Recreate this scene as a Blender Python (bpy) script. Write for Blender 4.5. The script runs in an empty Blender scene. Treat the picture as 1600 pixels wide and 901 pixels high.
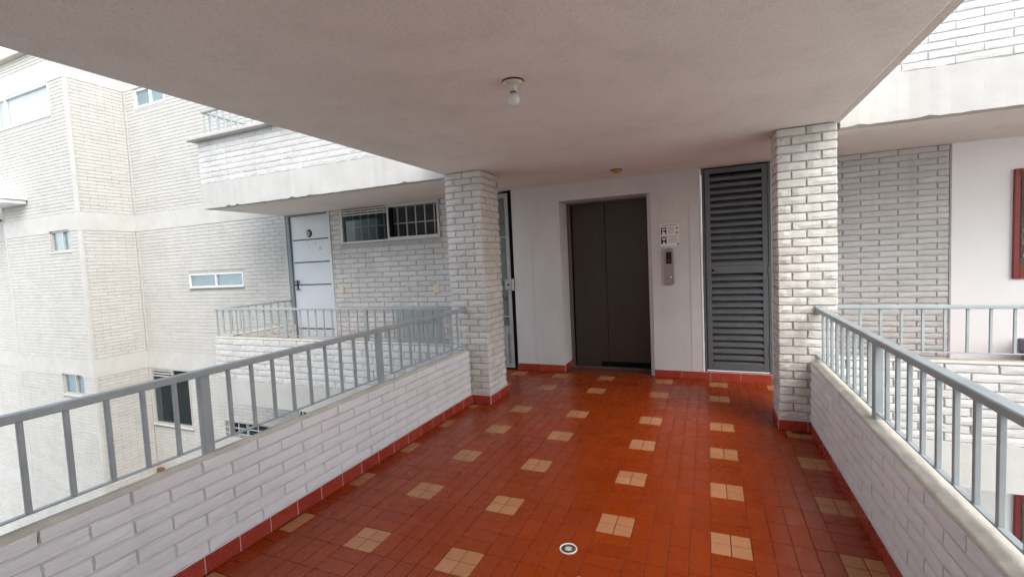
import bpy, bmesh, math, random
from mathutils import Vector, Matrix
R = math.radians
random.seed(7)
S = bpy.context.scene
COL = S.collection

# ------------------------------------------------------------------ camera
F_PX, YAW, PITCH, ROLL = 720.1, .4041, -.0609, -.0468
CAM = Vector((0, 0, 1.5))
cy_, sy_ = math.cos(YAW), math.sin(YAW)
c_f = Vector((-sy_ * math.cos(PITCH), cy_ * math.cos(PITCH), math.sin(PITCH)))
c_r0 = Vector((cy_, sy_, 0))
c_u0 = c_r0.cross(c_f)
c_r = math.cos(ROLL) * c_r0 + math.sin(ROLL) * c_u0
c_u = -math.sin(ROLL) * c_r0 + math.cos(ROLL) * c_u0
cam = bpy.data.cameras.new('camera')
cam.sensor_width = 36
cam.lens = F_PX / 1600 * 36
cam.clip_start = .05
cam.clip_end = 3000
camo = bpy.data.objects.new('camera', cam)
m = Matrix((c_r, c_u, -c_f)).transposed().to_4x4()
m.translation = CAM
camo.matrix_world = m
COL.objects.link(camo)
S.camera = camo

# ------------------------------------------------------------------ light
SUN_DIR = Vector((.95, -.85, 1.25)).normalized()       # from the scene towards the sun
SUN_EL = math.asin(SUN_DIR.z)
SUN_AZ = math.atan2(SUN_DIR.x, SUN_DIR.y)
w = bpy.data.worlds.new('World')
S.world = w
w.use_nodes = True
wn, wl = w.node_tree.nodes, w.node_tree.links
bg = wn['Background']
sky = wn.new('ShaderNodeTexSky')
sky.sky_type = 'NISHITA'
sky.sun_disc = False
sky.sun_elevation = SUN_EL
sky.sun_rotation = SUN_AZ
sky.air_density = 1.2
sky.dust_density = 1.5
sky.ozone_density = 1.0
hs = wn.new('ShaderNodeHueSaturation')                  # bright overcast: most of the blue is gone
hs.inputs['Saturation'].default_value = .5
wl.new(sky.outputs[0], hs.inputs['Color'])
wl.new(hs.outputs[0], bg.inputs['Color'])
bg.inputs['Strength'].default_value = .15
sl = bpy.data.lights.new('sun', 'SUN')
sl.energy = .75
sl.angle = R(45)                                      # veiled sun
sl.color = (1.0, .955, .88)
so = bpy.data.objects.new('sun', sl)
so.rotation_euler = (-SUN_DIR).to_track_quat('-Z', 'Y').to_euler()
so.location = SUN_DIR * 40
COL.objects.link(so)
S.view_settings.view_transform = 'Standard'
S.view_settings.look = 'None'
S.view_settings.gamma = 1
S.view_settings.exposure = 1.72
S.cycles.max_bounces = 10
S.cycles.diffuse_bounces = 7
S.cycles.glossy_bounces = 4
S.cycles.sample_clamp_indirect = 6
S.cycles.use_denoising = True


# ------------------------------------------------------------------ materials
def new_mat(name):
    mt = bpy.data.materials.new(name)
    mt.use_nodes = True
    return mt, mt.node_tree.nodes, mt.node_tree.links, mt.node_tree.nodes['Principled BSDF']


def noise(nt, ln, vec, scale, detail=4, rough=.55, stretch=None):
    n = nt.new('ShaderNodeTexNoise')
    n.inputs['Scale'].default_value = scale
    n.inputs['Detail'].default_value = detail
    n.inputs['Roughness'].default_value = rough
    if stretch:
        mp = nt.new('ShaderNodeMapping')
        mp.inputs['Scale'].default_value = stretch
        ln.new(vec, mp.inputs['Vector'])
        vec = mp.outputs[0]
    ln.new(vec, n.inputs['Vector'])
    return n


def ramp(nt, ln, fac, stops):
    r = nt.new('ShaderNodeValToRGB')
    el = r.color_ramp.elements
    while len(el) < len(stops):
        el.new(.5)
    for e, (p, c) in zip(el, stops):
        e.position = p
        e.color = (c, c, c, 1) if isinstance(c, (int, float)) else (*c, 1)
    ln.new(fac, r.inputs[0])
    return r


def mixc(nt, ln, a, b, fac, mode='MIX'):
    mx = nt.new('ShaderNodeMix')
    mx.data_type = 'RGBA'
    mx.blend_type = mode
    for sock, v in ((mx.inputs['A'], a), (mx.inputs['B'], b)):
        if isinstance(v, tuple):
            sock.default_value = (*v, 1)
        else:
            ln.new(v, sock)
    if isinstance(fac, (int, float)):
        mx.inputs['Factor'].default_value = fac
    else:
        ln.new(fac, mx.inputs['Factor'])
    return mx.outputs['Result']


def rnd_socket(nt, ln):
    """random number per separate piece, both for joined pieces and for single objects"""
    g = nt.new('ShaderNodeNewGeometry')
    o = nt.new('ShaderNodeObjectInfo')
    a = nt.new('ShaderNodeMath')
    a.operation = 'ADD'
    ln.new(g.outputs['Random Per Island'], a.inputs[0])
    ln.new(o.outputs['Random'], a.inputs[1])
    f = nt.new('ShaderNodeMath')
    f.operation = 'FRACT'
    ln.new(a.outputs[0], f.inputs[0])
    return f.outputs[0], g.outputs['Position']


def bump(nt, ln, bs, h, strength, dist=.004, prev=None):
    b = nt.new('ShaderNodeBump')
    b.inputs['Strength'].default_value = strength
    b.inputs['Distance'].default_value = dist
    ln.new(h, b.inputs['Height'])
    if prev:
        ln.new(prev, b.inputs['Normal'])
    ln.new(b.outputs[0], bs.inputs['Normal'])
    return b.outputs[0]


def brick_mat(name, base, dark, var=.07, ridge=.5, dirt=.35, rough=.75, streak=.10):
    mt, nt, ln, bs = new_mat(name)
    rnd, pos = rnd_socket(nt, ln)
    r = ramp(nt, ln, rnd, [(0, 1 - var), (1, 1 + var * .3)])
    n1 = noise(nt, ln, pos, 2.3, 5, .65)
    r1 = ramp(nt, ln, n1.outputs[0], [(.42, 0), (.72, 1)])
    n2 = noise(nt, ln, pos, 60, 3, .7, (1, 1, 2.2))
    r2 = ramp(nt, ln, n2.outputs[0], [(.58, 0), (.75, 1)])
    c = mixc(nt, ln, base, dark, r1.outputs[0])
    mul = nt.new('ShaderNodeMath')
    mul.operation = 'MULTIPLY'
    mul.inputs[1].default_value = dirt
    ln.new(r2.outputs[0], mul.inputs[0])
    c = mixc(nt, ln, c, tuple(x * .55 for x in dark), mul.outputs[0])
    c = mixc(nt, ln, c, r.outputs[0], 1.0, 'MULTIPLY')
    n5 = noise(nt, ln, pos, 3.2, 5, .65, (2.6, 2.6, .28))     # rain streaks
    r5 = ramp(nt, ln, n5.outputs[0], [(.50, 1.0), (.70, 1 - streak)])
    c = mixc(nt, ln, c, r5.outputs[0], 1.0, 'MULTIPLY')
    ln.new(c, bs.inputs['Base Color'])
    bs.inputs['Roughness'].default_value = rough
    bs.inputs['Specular IOR Level'].default_value = .25
    n3 = noise(nt, ln, pos, 42, 5, .62, (.55, .55, 2.4))
    p = bump(nt, ln, bs, n3.outputs[0], ridge, .012)
    n4 = noise(nt, ln, pos, 240, 2)
    bump(nt, ln, bs, n4.outputs[0], .25, .002, p)
    return mt


def plain_mat(name, base, rough=.6, spec=.3, metal=0, var=None, nscale=3, bscale=0, bstr=.2, bdist=.002, stretch=None):
    mt, nt, ln, bs = new_mat(name)
    g = nt.new('ShaderNodeNewGeometry')
    pos = g.outputs['Position']
    if var:
        n = noise(nt, ln, pos, nscale, 6, .62, stretch)
        r = ramp(nt, ln, n.outputs[0], [(.35, 0), (.7, 1)])
        c = mixc(nt, ln, base, var, r.outputs[0])
        ln.new(c, bs.inputs['Base Color'])
        rr = ramp(nt, ln, n.outputs[0], [(.3, max(.03, rough - .07)), (.7, min(1, rough + .08))])
        ln.new(rr.outputs[0], bs.inputs['Roughness'])
    else:
        bs.inputs['Base Color'].default_value = (*base, 1)
        bs.inputs['Roughness'].default_value = rough
    bs.inputs['Metallic'].default_value = metal
    bs.inputs['Specular IOR Level'].default_value = spec
    if bscale:
        n = noise(nt, ln, pos, bscale, 4, .6)
        bump(nt, ln, bs, n.outputs[0], bstr, bdist)
    return mt


def tile_mat(name, c0, c1, rough, spec=.5):
    mt, nt, ln, bs = new_mat(name)
    rnd, pos = rnd_socket(nt, ln)
    n1 = noise(nt, ln, pos, 1.6, 4, .6)
    n2 = noise(nt, ln, pos, 35, 4, .7)
    c = mixc(nt, ln, c0, c1, rnd)
    r1 = ramp(nt, ln, n1.outputs[0], [(.3, .90), (.7, 1.05)])
    c = mixc(nt, ln, c, r1.outputs[0], 1.0, 'MULTIPLY')
    r2 = ramp(nt, ln, n2.outputs[0], [(.35, .93), (.65, 1.03)])
    c = mixc(nt, ln, c, r2.outputs[0], 1.0, 'MULTIPLY')
    ln.new(c, bs.inputs['Base Color'])
    n5 = noise(nt, ln, pos, 5.5, 6, .72)
    rr = ramp(nt, ln, n5.outputs[0], [(.36, rough - .06), (.50, rough + .03), (.62, rough + .16)])
    ln.new(rr.outputs[0], bs.inputs['Roughness'])
    n6 = noise(nt, ln, pos, 9, 5, .7)
    r6 = ramp(nt, ln, n6.outputs[0], [(.26, .95), (.44, 1.0), (.66, 1.0), (.76, 1.06)])
    c = mixc(nt, ln, c, r6.outputs[0], 1.0, 'MULTIPLY')
    ln.new(c, bs.inputs['Base Color'])
    bs.inputs['Specular IOR Level'].default_value = spec
    bump(nt, ln, bs, n2.outputs[0], .12, .0015)
    return mt


def glass_mat(name, tint, refl=.25, rough=.03, k=1.0):
    mt, nt, ln, bs = new_mat(name)
    out = nt['Material Output']
    tr = nt.new('ShaderNodeBsdfTransparent')
    tr.inputs[0].default_value = (*tint, 1)
    gl = nt.new('ShaderNodeBsdfGlossy')
    gl.inputs['Roughness'].default_value = rough
    fr = nt.new('ShaderNodeFresnel')
    fr.inputs['IOR'].default_value = 1.5
    ad = nt.new('ShaderNodeMath')
    ad.operation = 'MULTIPLY_ADD'
    ad.inputs[1].default_value = k
    ad.inputs[2].default_value = refl
    ad.use_clamp = True
    ln.new(fr.outputs[0], ad.inputs[0])
    mx = nt.new('ShaderNodeMixShader')
    ln.new(ad.outputs[0], mx.inputs[0])
    ln.new(tr.outputs[0], mx.inputs[1])
    ln.new(gl.outputs[0], mx.inputs[2])
    ln.new(mx.outputs[0], out.inputs[0])
    return mt


M = {}
M['brick'] = brick_mat('white painted split brick', (.62, .61, .59), (.54, .53, .50), .08, .55, .30)
M['brick_low'] = brick_mat('white painted parapet brick', (.80, .795, .79), (.74, .735, .73), .03, .55, .16, .75, .05)
M['brick_col'] = brick_mat('white painted column brick', (.70, .68, .64), (.58, .56, .52), .10, .75, .38)
M['brick_far'] = brick_mat('cream painted facade brick', (.515, .50, .465), (.465, .45, .42), .04, .35, .10, .75, .05)
M['mortar'] = plain_mat('grey recessed joint', (.47, .46, .44), .95, .1, var=(.34, .33, .32), nscale=30, bscale=120, bstr=.4)
M['mortar_low'] = plain_mat('pale painted joint', (.55, .55, .55), .95, .1, var=(.42, .42, .42), nscale=14, bscale=120, bstr=.4)
M['mortar_light'] = plain_mat('pale grey joint', (.50, .49, .47), .95, .1, var=(.42, .41, .39), nscale=16)
M['mortar_far'] = plain_mat('painted facade joint', (.43, .415, .39), .95, .1, var=(.36, .345, .32), nscale=12)
M['band'] = plain_mat('cream plaster band', (.52, .508, .48), .85, .15, var=(.45, .438, .41), nscale=2.6, bscale=45, bstr=.35, bdist=.004)
M['cap'] = plain_mat('weathered cement coping', (.62, .59, .51), .9, .15, var=(.46, .44, .38), nscale=7, bscale=60, bstr=.6, bdist=.006)
mt, nt, ln, bs = new_mat('sprayed stucco ceiling')
pos = nt.new('ShaderNodeNewGeometry').outputs['Position']
n1 = noise(nt, ln, pos, .9, 5, .6)
n2 = noise(nt, ln, pos, 3.7, 6, .7)
n3 = noise(nt, ln, pos, 95, 3, .7)
r1 = ramp(nt, ln, n1.outputs[0], [(.38, 0), (.66, 1)])
c = mixc(nt, ln, (.86, .83, .765), (.79, .76, .695), r1.outputs[0])
r2 = ramp(nt, ln, n2.outputs[0], [(.50, 1.0), (.64, .94), (.70, .98)])
c = mixc(nt, ln, c, r2.outputs[0], 1.0, 'MULTIPLY')
r3 = ramp(nt, ln, n3.outputs[0], [(.32, .87), (.50, 1.0), (.72, 1.04)])
c = mixc(nt, ln, c, r3.outputs[0], 1.0, 'MULTIPLY')
ln.new(c, bs.inputs['Base Color'])
bs.inputs['Roughness'].default_value = .95
bs.inputs['Specular IOR Level'].default_value = .1
p_ = bump(nt, ln, bs, n3.outputs[0], .8, .007)
bump(nt, ln, bs, n2.outputs[0], .25, .03, p_)
M['ceiling'] = mt
M['plaster'] = plain_mat('off white smooth plaster', (.63, .625, .61), .78, .2, var=(.575, .565, .55), nscale=2.6, bscale=26, bstr=.22, bdist=.004, stretch=(1.6, 1.6, .55))
M['plaster_white'] = plain_mat('bright white plaster', (.86, .85, .84), .8, .2, var=(.81, .80, .79), nscale=1.4, bscale=30, bstr=.1, bdist=.003)
mt, nt, ln, bs = new_mat('worn blue grey railing paint')
pos = nt.new('ShaderNodeNewGeometry').outputs['Position']
n1 = noise(nt, ln, pos, 8, 5, .6)
n2 = noise(nt, ln, pos, 34, 5, .7)
r1 = ramp(nt, ln, n1.outputs[0], [(.35, (.37, .415, .425)), (.68, (.295, .335, .345))])
r2 = ramp(nt, ln, n2.outputs[0], [(.69, 0), (.74, 1)])
c = mixc(nt, ln, r1.outputs[0], (.20, .13, .085), r2.outputs[0])
ln.new(c, bs.inputs['Base Color'])
bs.inputs['Roughness'].default_value = .40
bump(nt, ln, bs, n2.outputs[0], .18, .002)
M['rail'] = mt
M['rail_far'] = plain_mat('grey railing paint', (.33, .36, .36), .45, .4, var=(.27, .30, .30), nscale=9)
M['tile'] = tile_mat('red clay floor tile', (.265, .033, .0022), (.30, .040, .0028), .25, .40)
M['tile_accent'] = tile_mat('buff clay floor tile', (.43, .185, .08), (.48, .22, .105), .36, .3)
M['skirt'] = tile_mat('red glazed skirting tile', (.33, .040, .026), (.38, .055, .032), .26)
mt, nt, ln, bs = new_mat('floor grout')
pos = nt.new('ShaderNodeNewGeometry').outputs['Position']
n1 = noise(nt, ln, pos, 2.4, 4, .65)
r1 = ramp(nt, ln, n1.outputs[0], [(.50, (.14, .024, .007)), (.60, (.19, .05, .022)), (.66, (.42, .22, .13))])
ln.new(r1.outputs[0], bs.inputs['Base Color'])
bs.inputs['Roughness'].default_value = .9
M['grout'] = mt
M['grout_skirt'] = plain_mat('pale skirting grout', (.55, .40, .34), .9, .15)
M['louvre'] = plain_mat('dark slate metal paint', (.125, .134, .145), .42, .5, var=(.10, .108, .117), nscale=8)
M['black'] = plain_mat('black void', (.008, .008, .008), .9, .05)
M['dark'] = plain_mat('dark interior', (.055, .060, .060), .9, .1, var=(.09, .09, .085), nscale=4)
M['bronze'] = plain_mat('dark bronze lift door', (.072, .059, .044), .38, .45, .35, var=(.064, .052, .039), nscale=3, stretch=(12, 12, .6))
M['bronze_frame'] = plain_mat('brown lift frame', (.16, .13, .10), .4, .5, .3)
M['steel'] = plain_mat('brushed steel', (.42, .40, .37), .36, .5, .85, var=(.36, .34, .31), nscale=6, stretch=(40, 40, 1))
M['gate'] = plain_mat('grey gate paint', (.40, .42, .40), .45, .4, var=(.33, .34, .33), nscale=10)
M['gate_panel'] = plain_mat('grey gate backing', (.20, .21, .20), .7, .3, var=(.15, .16, .15), nscale=3)
M['door'] = plain_mat('pale blue white door paint', (.58, .62, .645), .35, .5, var=(.53, .57, .595), nscale=2)
M['door_frame'] = plain_mat('slate door frame', (.17, .21, .23), .45, .4)
M['strip'] = plain_mat('dark groove strip', (.05, .045, .045), .5, .4)
M['alu'] = plain_mat('aluminium window frame', (.52, .51, .48), .45, .5, .3, var=(.44, .43, .40), nscale=12)
M['alu_white'] = plain_mat('white window frame', (.72, .73, .71), .45, .4)
M['bar'] = plain_mat('pale window bar', (.40, .41, .39), .5, .4)
M['glass'] = glass_mat('window glass', (.66, .72, .74), .0, .04, .12)
M['glass_clear'] = glass_mat('clear window glass', (.93, .95, .96), .02, .04, .4)
M['glass_blue'] = glass_mat('frosted blue glass', (.90, .97, 1.0), .06, .2, .6)
M['sky_tint'] = plain_mat('painted sky reflection', (.62, .72, .77), .8, .2, var=(.54, .64, .69), nscale=2, stretch=(6, 6, .4))  # sky reflected in the small panes, painted as a light blue backing
M['white'] = plain_mat('white plastic', (.80, .79, .76), .4, .4)
M['ivory'] = plain_mat('ivory plastic', (.70, .56, .38), .45, .4)
M['porcelain'] = plain_mat('cream lampholder', (.66, .60, .48), .35, .5, var=(.52, .46, .35), nscale=40)
M['amber'] = plain_mat('amber plastic', (.60, .26, .04), .35, .5)
M['ink'] = plain_mat('black print', (.03, .02, .02), .7, .2)
M['ink_soft'] = plain_mat('brown black print', (.12, .075, .07), .7, .2)
M['display'] = plain_mat('black display', (.010, .006, .006), .15, .5)
M['red_dim'] = plain_mat('dim red digit', (.20, .025, .02), .4, .3)
M['red_frame'] = plain_mat('dark red lacquer', (.24, .018, .022), .35, .5, var=(.18, .014, .018), nscale=8)
M['brown_mat'] = plain_mat('brown picture mount', (.20, .09, .045), .7, .2, var=(.14, .06, .03), nscale=12)
M['sil_dark'] = plain_mat('dark picture ground', (.05, .045, .035), .6, .3, var=(.16, .13, .09), nscale=25)
M['sil_light'] = plain_mat('pale picture shape', (.62, .62, .58), .6, .3)
M['planter'] = plain_mat('grey violet planter', (.27, .265, .315), .6, .2, var=(.21, .205, .25), nscale=8)
M['concrete'] = plain_mat('courtyard concrete', (.42, .41, .39), .9, .15, var=(.33, .32, .30), nscale=.8, bscale=18, bstr=.3, bdist=.01)
M['canopy'] = plain_mat('pale blue sheet metal', (.55, .62, .68), .5, .4, var=(.49, .56, .62), nscale=4)
M['brown'] = plain_mat('brown pipe', (.16, .08, .04), .6, .3)
mt, nt, ln, bs = new_mat('frosted bulb glass')
bs.inputs['Base Color'].default_value = (.92, .92, .90, 1)
bs.inputs['Roughness'].default_value = .18
bs.inputs['Transmission Weight'].default_value = .35
bs.inputs['Subsurface Weight'].default_value = .2
M['bulb'] = mt

# ------------------------------------------------------------------ object helpers
WP = {}          # world position of every object's origin


def thing(name, loc, label, cat, group=None):
    o = bpy.data.objects.new(name, None)
    o.empty_display_size = .1
    COL.objects.link(o)
    o.location = loc
    WP[o] = Vector(loc)
    o['label'] = label
    o['category'] = cat
    if group:
        o['group'] = group
    return o


def link(name, mesh, loc, parent=None, rotz=0, kind=None):
    o = bpy.data.objects.new(name, mesh)
    COL.objects.link(o)
    WP[o] = Vector(loc)
    o.location = Vector(loc) - WP[parent] if parent else loc
    if rotz:
        o.rotation_euler = (0, 0, rotz)
    if parent:
        o.parent = parent
    if kind:
        o['kind'] = kind
    return o


class MB:
    def __init__(self):
        self.v, self.f, self.sm = [], [], []

    def add(self, vs, fs, smooth=False):
        n = len(self.v)
        self.v += [tuple(p) for p in vs]
        self.f += [tuple(i + n for i in q) for q in fs]
        self.sm += [smooth] * len(fs)
        return self

    def box(self, x0, x1, y0, y1, z0, z1, c=0):
        if x1 < x0: x0, x1 = x1, x0
        if y1 < y0: y0, y1 = y1, y0
        if z1 < z0: z0, z1 = z1, z0
        if not c:
            self.add([(x, y, z) for z in (z0, z1) for y in (y0, y1) for x in (x0, x1)],
                     [(0, 2, 3, 1), (4, 5, 7, 6), (0, 1, 5, 4), (2, 6, 7, 3), (0, 4, 6, 2), (1, 3, 7, 5)])
            return self
        c = min(c, (x1 - x0) / 2.2, (y1 - y0) / 2.2, (z1 - z0) / 2.2)
        bm = bmesh.new()
        bmesh.ops.create_cube(bm, size=1)
        for v in bm.verts:
            v.co = Vector(((x0 + x1) / 2 + v.co.x * (x1 - x0), (y0 + y1) / 2 + v.co.y * (y1 - y0), (z0 + z1) / 2 + v.co.z * (z1 - z0)))
        bmesh.ops.bevel(bm, geom=bm.edges[:], offset=c, segments=1, affect='EDGES', profile=.5)
        bm.verts.index_update()
        self.add([v.co[:] for v in bm.verts], [[v.index for v in f.verts] for f in bm.faces])
        bm.free()
        return self

    def lathe(self, cx, cy, prof, n=24, axis='z', c0=0):
        """prof: list of (radius, along). axis z -> along is z; axis y -> along is y and (cx, c0) is x, z"""
        vs, fs = [], []
        for r, a in prof:
            for k in range(n):
                t = 2 * math.pi * k / n
                if axis == 'z':
                    vs.append((cx + r * math.cos(t), cy + r * math.sin(t), a))
                else:
                    vs.append((cx + r * math.cos(t), a, cy + r * math.sin(t)))
        for i in range(len(prof) - 1):
            for k in range(n):
                k2 = (k + 1) % n
                fs.append((i * n + k, i * n + k2, (i + 1) * n + k2, (i + 1) * n + k))
        self.add(vs, fs, True)
        self.add(vs[:n], [tuple(range(n))][:1])
        self.add(vs[-n:], [tuple(range(n))])
        return self

    def prism(self, pts, y0, y1):
        """polygon in x,z pushed along y"""
        n = len(pts)
        vs = [(x, y0, z) for x, z in pts] + [(x, y1, z) for x, z in pts]
        fs = [tuple(range(n)), tuple(range(2 * n - 1, n - 1, -1))]
        fs += [(i, n + i, n + (i + 1) % n, (i + 1) % n) for i in range(n)]
        return self.add(vs, fs)

    def prism_y(self, pts, y0, y1):
        return self.prism(pts, y0, y1)

    def mesh(self, name, mat, center):
        me = bpy.data.meshes.new(name)
        me.from_pydata([(x - center[0], y - center[1], z - center[2]) for x, y, z in self.v], [], self.f)
        me.materials.append(mat)
        for p, s in zip(me.polygons, self.sm):
            p.use_smooth = s
        bm = bmesh.new()
        bm.from_mesh(me)
        bmesh.ops.recalc_face_normals(bm, faces=bm.faces)
        bm.to_mesh(me)
        bm.free()
        return me

    def build(self, name, mat, parent=None, label=None, kind=None):
        lo = [min(p[i] for p in self.v) for i in range(3)]
        hi = [max(p[i] for p in self.v) for i in range(3)]
        c = [(a + b) / 2 for a, b in zip(lo, hi)]
        o = link(name, self.mesh(name, M[mat] if isinstance(mat, str) else mat, c), c, parent, 0, kind)
        if label:
            o['label'] = label
        return o


def box(name, mat, parent, x0, x1, y0, y1, z0, z1, c=0, **k):
    return MB().box(x0, x1, y0, y1, z0, z1, c).build(name, mat, parent, **k)


def tag(o, label, cat, group=None):
    o['label'] = label
    o['category'] = cat
    if group:
        o['group'] = group
    return o


def screen(p):
    d = Vector(p) - CAM
    z = d.dot(c_f)
    if z < .05:
        return None
    return (800 + F_PX * d.dot(c_r) / z, 450.5 - F_PX * d.dot(c_u) / z, z)


def show_size(p, area=1.0):
    s = screen(p)
    if not s or not (-40 < s[0] < 1640 and -40 < s[1] < 941):
        return -1.0 / ((Vector(p) - CAM).length + .1) * 0 - 1
    return area / (s[2] ** 2)


# ------------------------------------------------------------------ bricks
BR = {}


def brick_geo(L, H, depth, jit, rng, nx, nz=2):
    """front face grid with a rough surface, outward is -y, back edge at y = depth"""
    e = min(.004, H * .08)
    vs, fs = [], []
    for k in range(nz + 1):
        for i in range(nx + 1):
            u, v = i / nx, k / nz
            x = -L / 2 + e + u * (L - 2 * e)
            z = -H / 2 + e + v * (H - 2 * e)
            edge = i in (0, nx) or k in (0, nz)
            y = rng.uniform(-1, 1) * jit * (.6 if edge else 1) + (0 if edge else -jit * .8)
            if edge:
                x += rng.uniform(-1, 1) * e * .6
                z += rng.uniform(-1, 1) * e * .7
            vs.append((x, y, z))
    g = lambda i, k: k * (nx + 1) + i
    for k in range(nz):
        for i in range(nx):
            fs.append((g(i, k), g(i + 1, k), g(i + 1, k + 1), g(i, k + 1)))
    ring = [g(i, 0) for i in range(nx)] + [g(nx, k) for k in range(nz)] + [g(i, nz) for i in range(nx, 0, -1)] + [g(0, k) for k in range(nz, 0, -1)]
    n = len(vs)
    for r in ring:
        x, y, z = vs[r]
        sx = (-L / 2 if x < -L / 2 + 2 * e + 1e-6 else (L / 2 if x > L / 2 - 2 * e - 1e-6 else x))
        sz = (-H / 2 if z < -H / 2 + 2.2 * e else (H / 2 if z > H / 2 - 2.2 * e else z))
        vs.append((sx, depth, sz))
    m_ = len(ring)
    for i in range(m_):
        j = (i + 1) % m_
        fs.append((ring[j], ring[i], n + i, n + j))
    return vs, fs


def brick_mesh(L, H, depth, jit, mat, var):
    key = (round(L, 3), round(H, 4), depth, jit, mat, var)
    if key not in BR:
        vs, fs = brick_geo(L, H, depth, jit, random.Random(str(key)), 5 if L > .14 else 3)
        me = bpy.data.meshes.new('brick')
        me.from_pydata(vs, [], fs)
        me.materials.append(M[mat])
        BR[key] = me
    return BR[key]


def layout(u0, u1, z0, z1, L, course, joint, holes=(), off=0.0, vj=None):
    """rectangles (u0,u1,z0,z1) of a running bond, cut round the holes"""
    out = []
    vj = joint if vj is None else vj
    n = max(1, round((z1 - z0) / course))
    ch = (z1 - z0) / n
    for r in range(n):
        a, b = z0 + r * ch + joint / 2, z0 + (r + 1) * ch - joint / 2
        s = u0 - L + ((off + (L / 2 if r % 2 else 0)) % L)
        while s < u1:
            p, q = max(s + vj / 2, u0 + .001), min(s + L - vj / 2, u1 - .001)
            s += L
            segs = [(p, q)]
            for h in holes:
                if b > h[2] + .004 and a < h[3] - .004:
                    ns = []
                    for x, y in segs:
                        if y <= h[0] or x >= h[1]:
                            ns.append((x, y))
                        else:
                            if x < h[0] - .02: ns.append((x, h[0] - .002))
                            if y > h[1] + .02: ns.append((h[1] + .002, y))
                    segs = ns
            for x, y in segs:
                if y - x > .02:
                    out.append((x, y, a, b))
    return out


ROT = {'-y': 0, '+x': math.pi / 2, '-x': -math.pi / 2, '+y': math.pi}


def lay_bricks(parent, faces, mat, depth=.012, jit=.003, limit=300, seed=1):
    """faces: list of (normal, plane coordinate, [rects]); u runs along x (+-y faces) or y (+-x faces)"""
    rng = random.Random(seed)
    items = []
    for nrm, pl, rects in faces:
        for (a, b, c, d) in rects:
            u, z = (a + b) / 2, (c + d) / 2
            p = (u, pl, z) if nrm[1] == 'y' else (pl, u, z)
            items.append((show_size(p, (b - a) * (d - c)), nrm, p, b - a, d - c))
    items.sort(key=lambda t: -t[0])
    single = [t for t in items if t[0] > 0][:limit]
    sid = set(id(t) for t in single)
    for s, nrm, p, L, H in single:
        me = brick_mesh(round(L / .004) * .004, H, depth, jit, mat, rng.randrange(6))
        push = rng.uniform(-.0016, .0016)
        off = {'-y': (0, push), '+y': (0, -push), '+x': (-push, 0), '-x': (push, 0)}[nrm]
        link('brick', me, (p[0] + off[0], p[1] + off[1], p[2]), parent, ROT[nrm])
    rest = [t for t in items if id(t) not in sid]
    if rest:
        mb = MB()
        for s, nrm, p, L, H in rest:
            vs, fs = brick_geo(L, H, depth, jit, rng, 3 if s > 0 else 1, 1)
            c, sn = math.cos(ROT[nrm]), math.sin(ROT[nrm])
            mb.add([(p[0] + c * x - sn * y, p[1] + sn * x + c * y, p[2] + z) for x, y, z in vs], fs)
        me = bpy.data.meshes.new('brick')
        me.from_pydata([(x - WP[parent].x, y - WP[parent].y, z - WP[parent].z) for x, y, z in mb.v], [], mb.f)
        me.materials.append(M[mat])
        link('brick', me, WP[parent], parent, 0, 'stuff')


def holed(mb, u0, u1, z0, z1, holes, y0, y1):
    """wall slab parallel to x with rectangular holes, made of butted boxes"""
    xs = sorted({u0, u1, *[min(max(v, u0), u1) for h in holes for v in h[:2]]})
    for a, b in zip(xs, xs[1:]):
        if b - a < 1e-4: continue
        mid = (a + b) / 2
        cuts = sorted((max(h[2], z0), min(h[3], z1)) for h in holes if h[0] < mid < h[1] and h[3] > z0 and h[2] < z1)
        z = z0
        for c, d in cuts:
            if c > z + 1e-4: mb.box(a, b, y0, y1, z, c)
            z = max(z, d)
        if z1 > z + 1e-4: mb.box(a, b, y0, y1, z, z1)
    return mb


# ------------------------------------------------------------------ measures
XL, XR = -2.354, .737            # inner faces of the two low walls
HP, HS = .58, .09                # low wall and skirting height
YC = 4.277                       # front of the columns
YB = 4.41                        # balcony fronts
YW = 5.78                        # back wall
ZC = 2.44                        # ceiling
ST = 2.80                        # storey
Y_BACK = -3.2                    # the walkway goes on behind the camera
GROUND = -5.6

# ------------------------------------------------------------------ ground, floor, ceiling
g = MB().add([(-900, -900, GROUND), (900, -900, GROUND), (900, 900, GROUND), (-900, 900, GROUND)], [(0, 1, 2, 3)]).build('ground', 'concrete')
g['kind'] = 'structure'

fl = box('floor', 'grout', None, -2.53, .925, Y_BACK, YB + .099, -.30, -.004)
fl['kind'] = 'structure'
cf = box('corridor_floor', 'grout', None, -6.52, 6.0, YB + .1, YW + .46, -.30, -.004)
cf['kind'] = 'structure'

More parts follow.
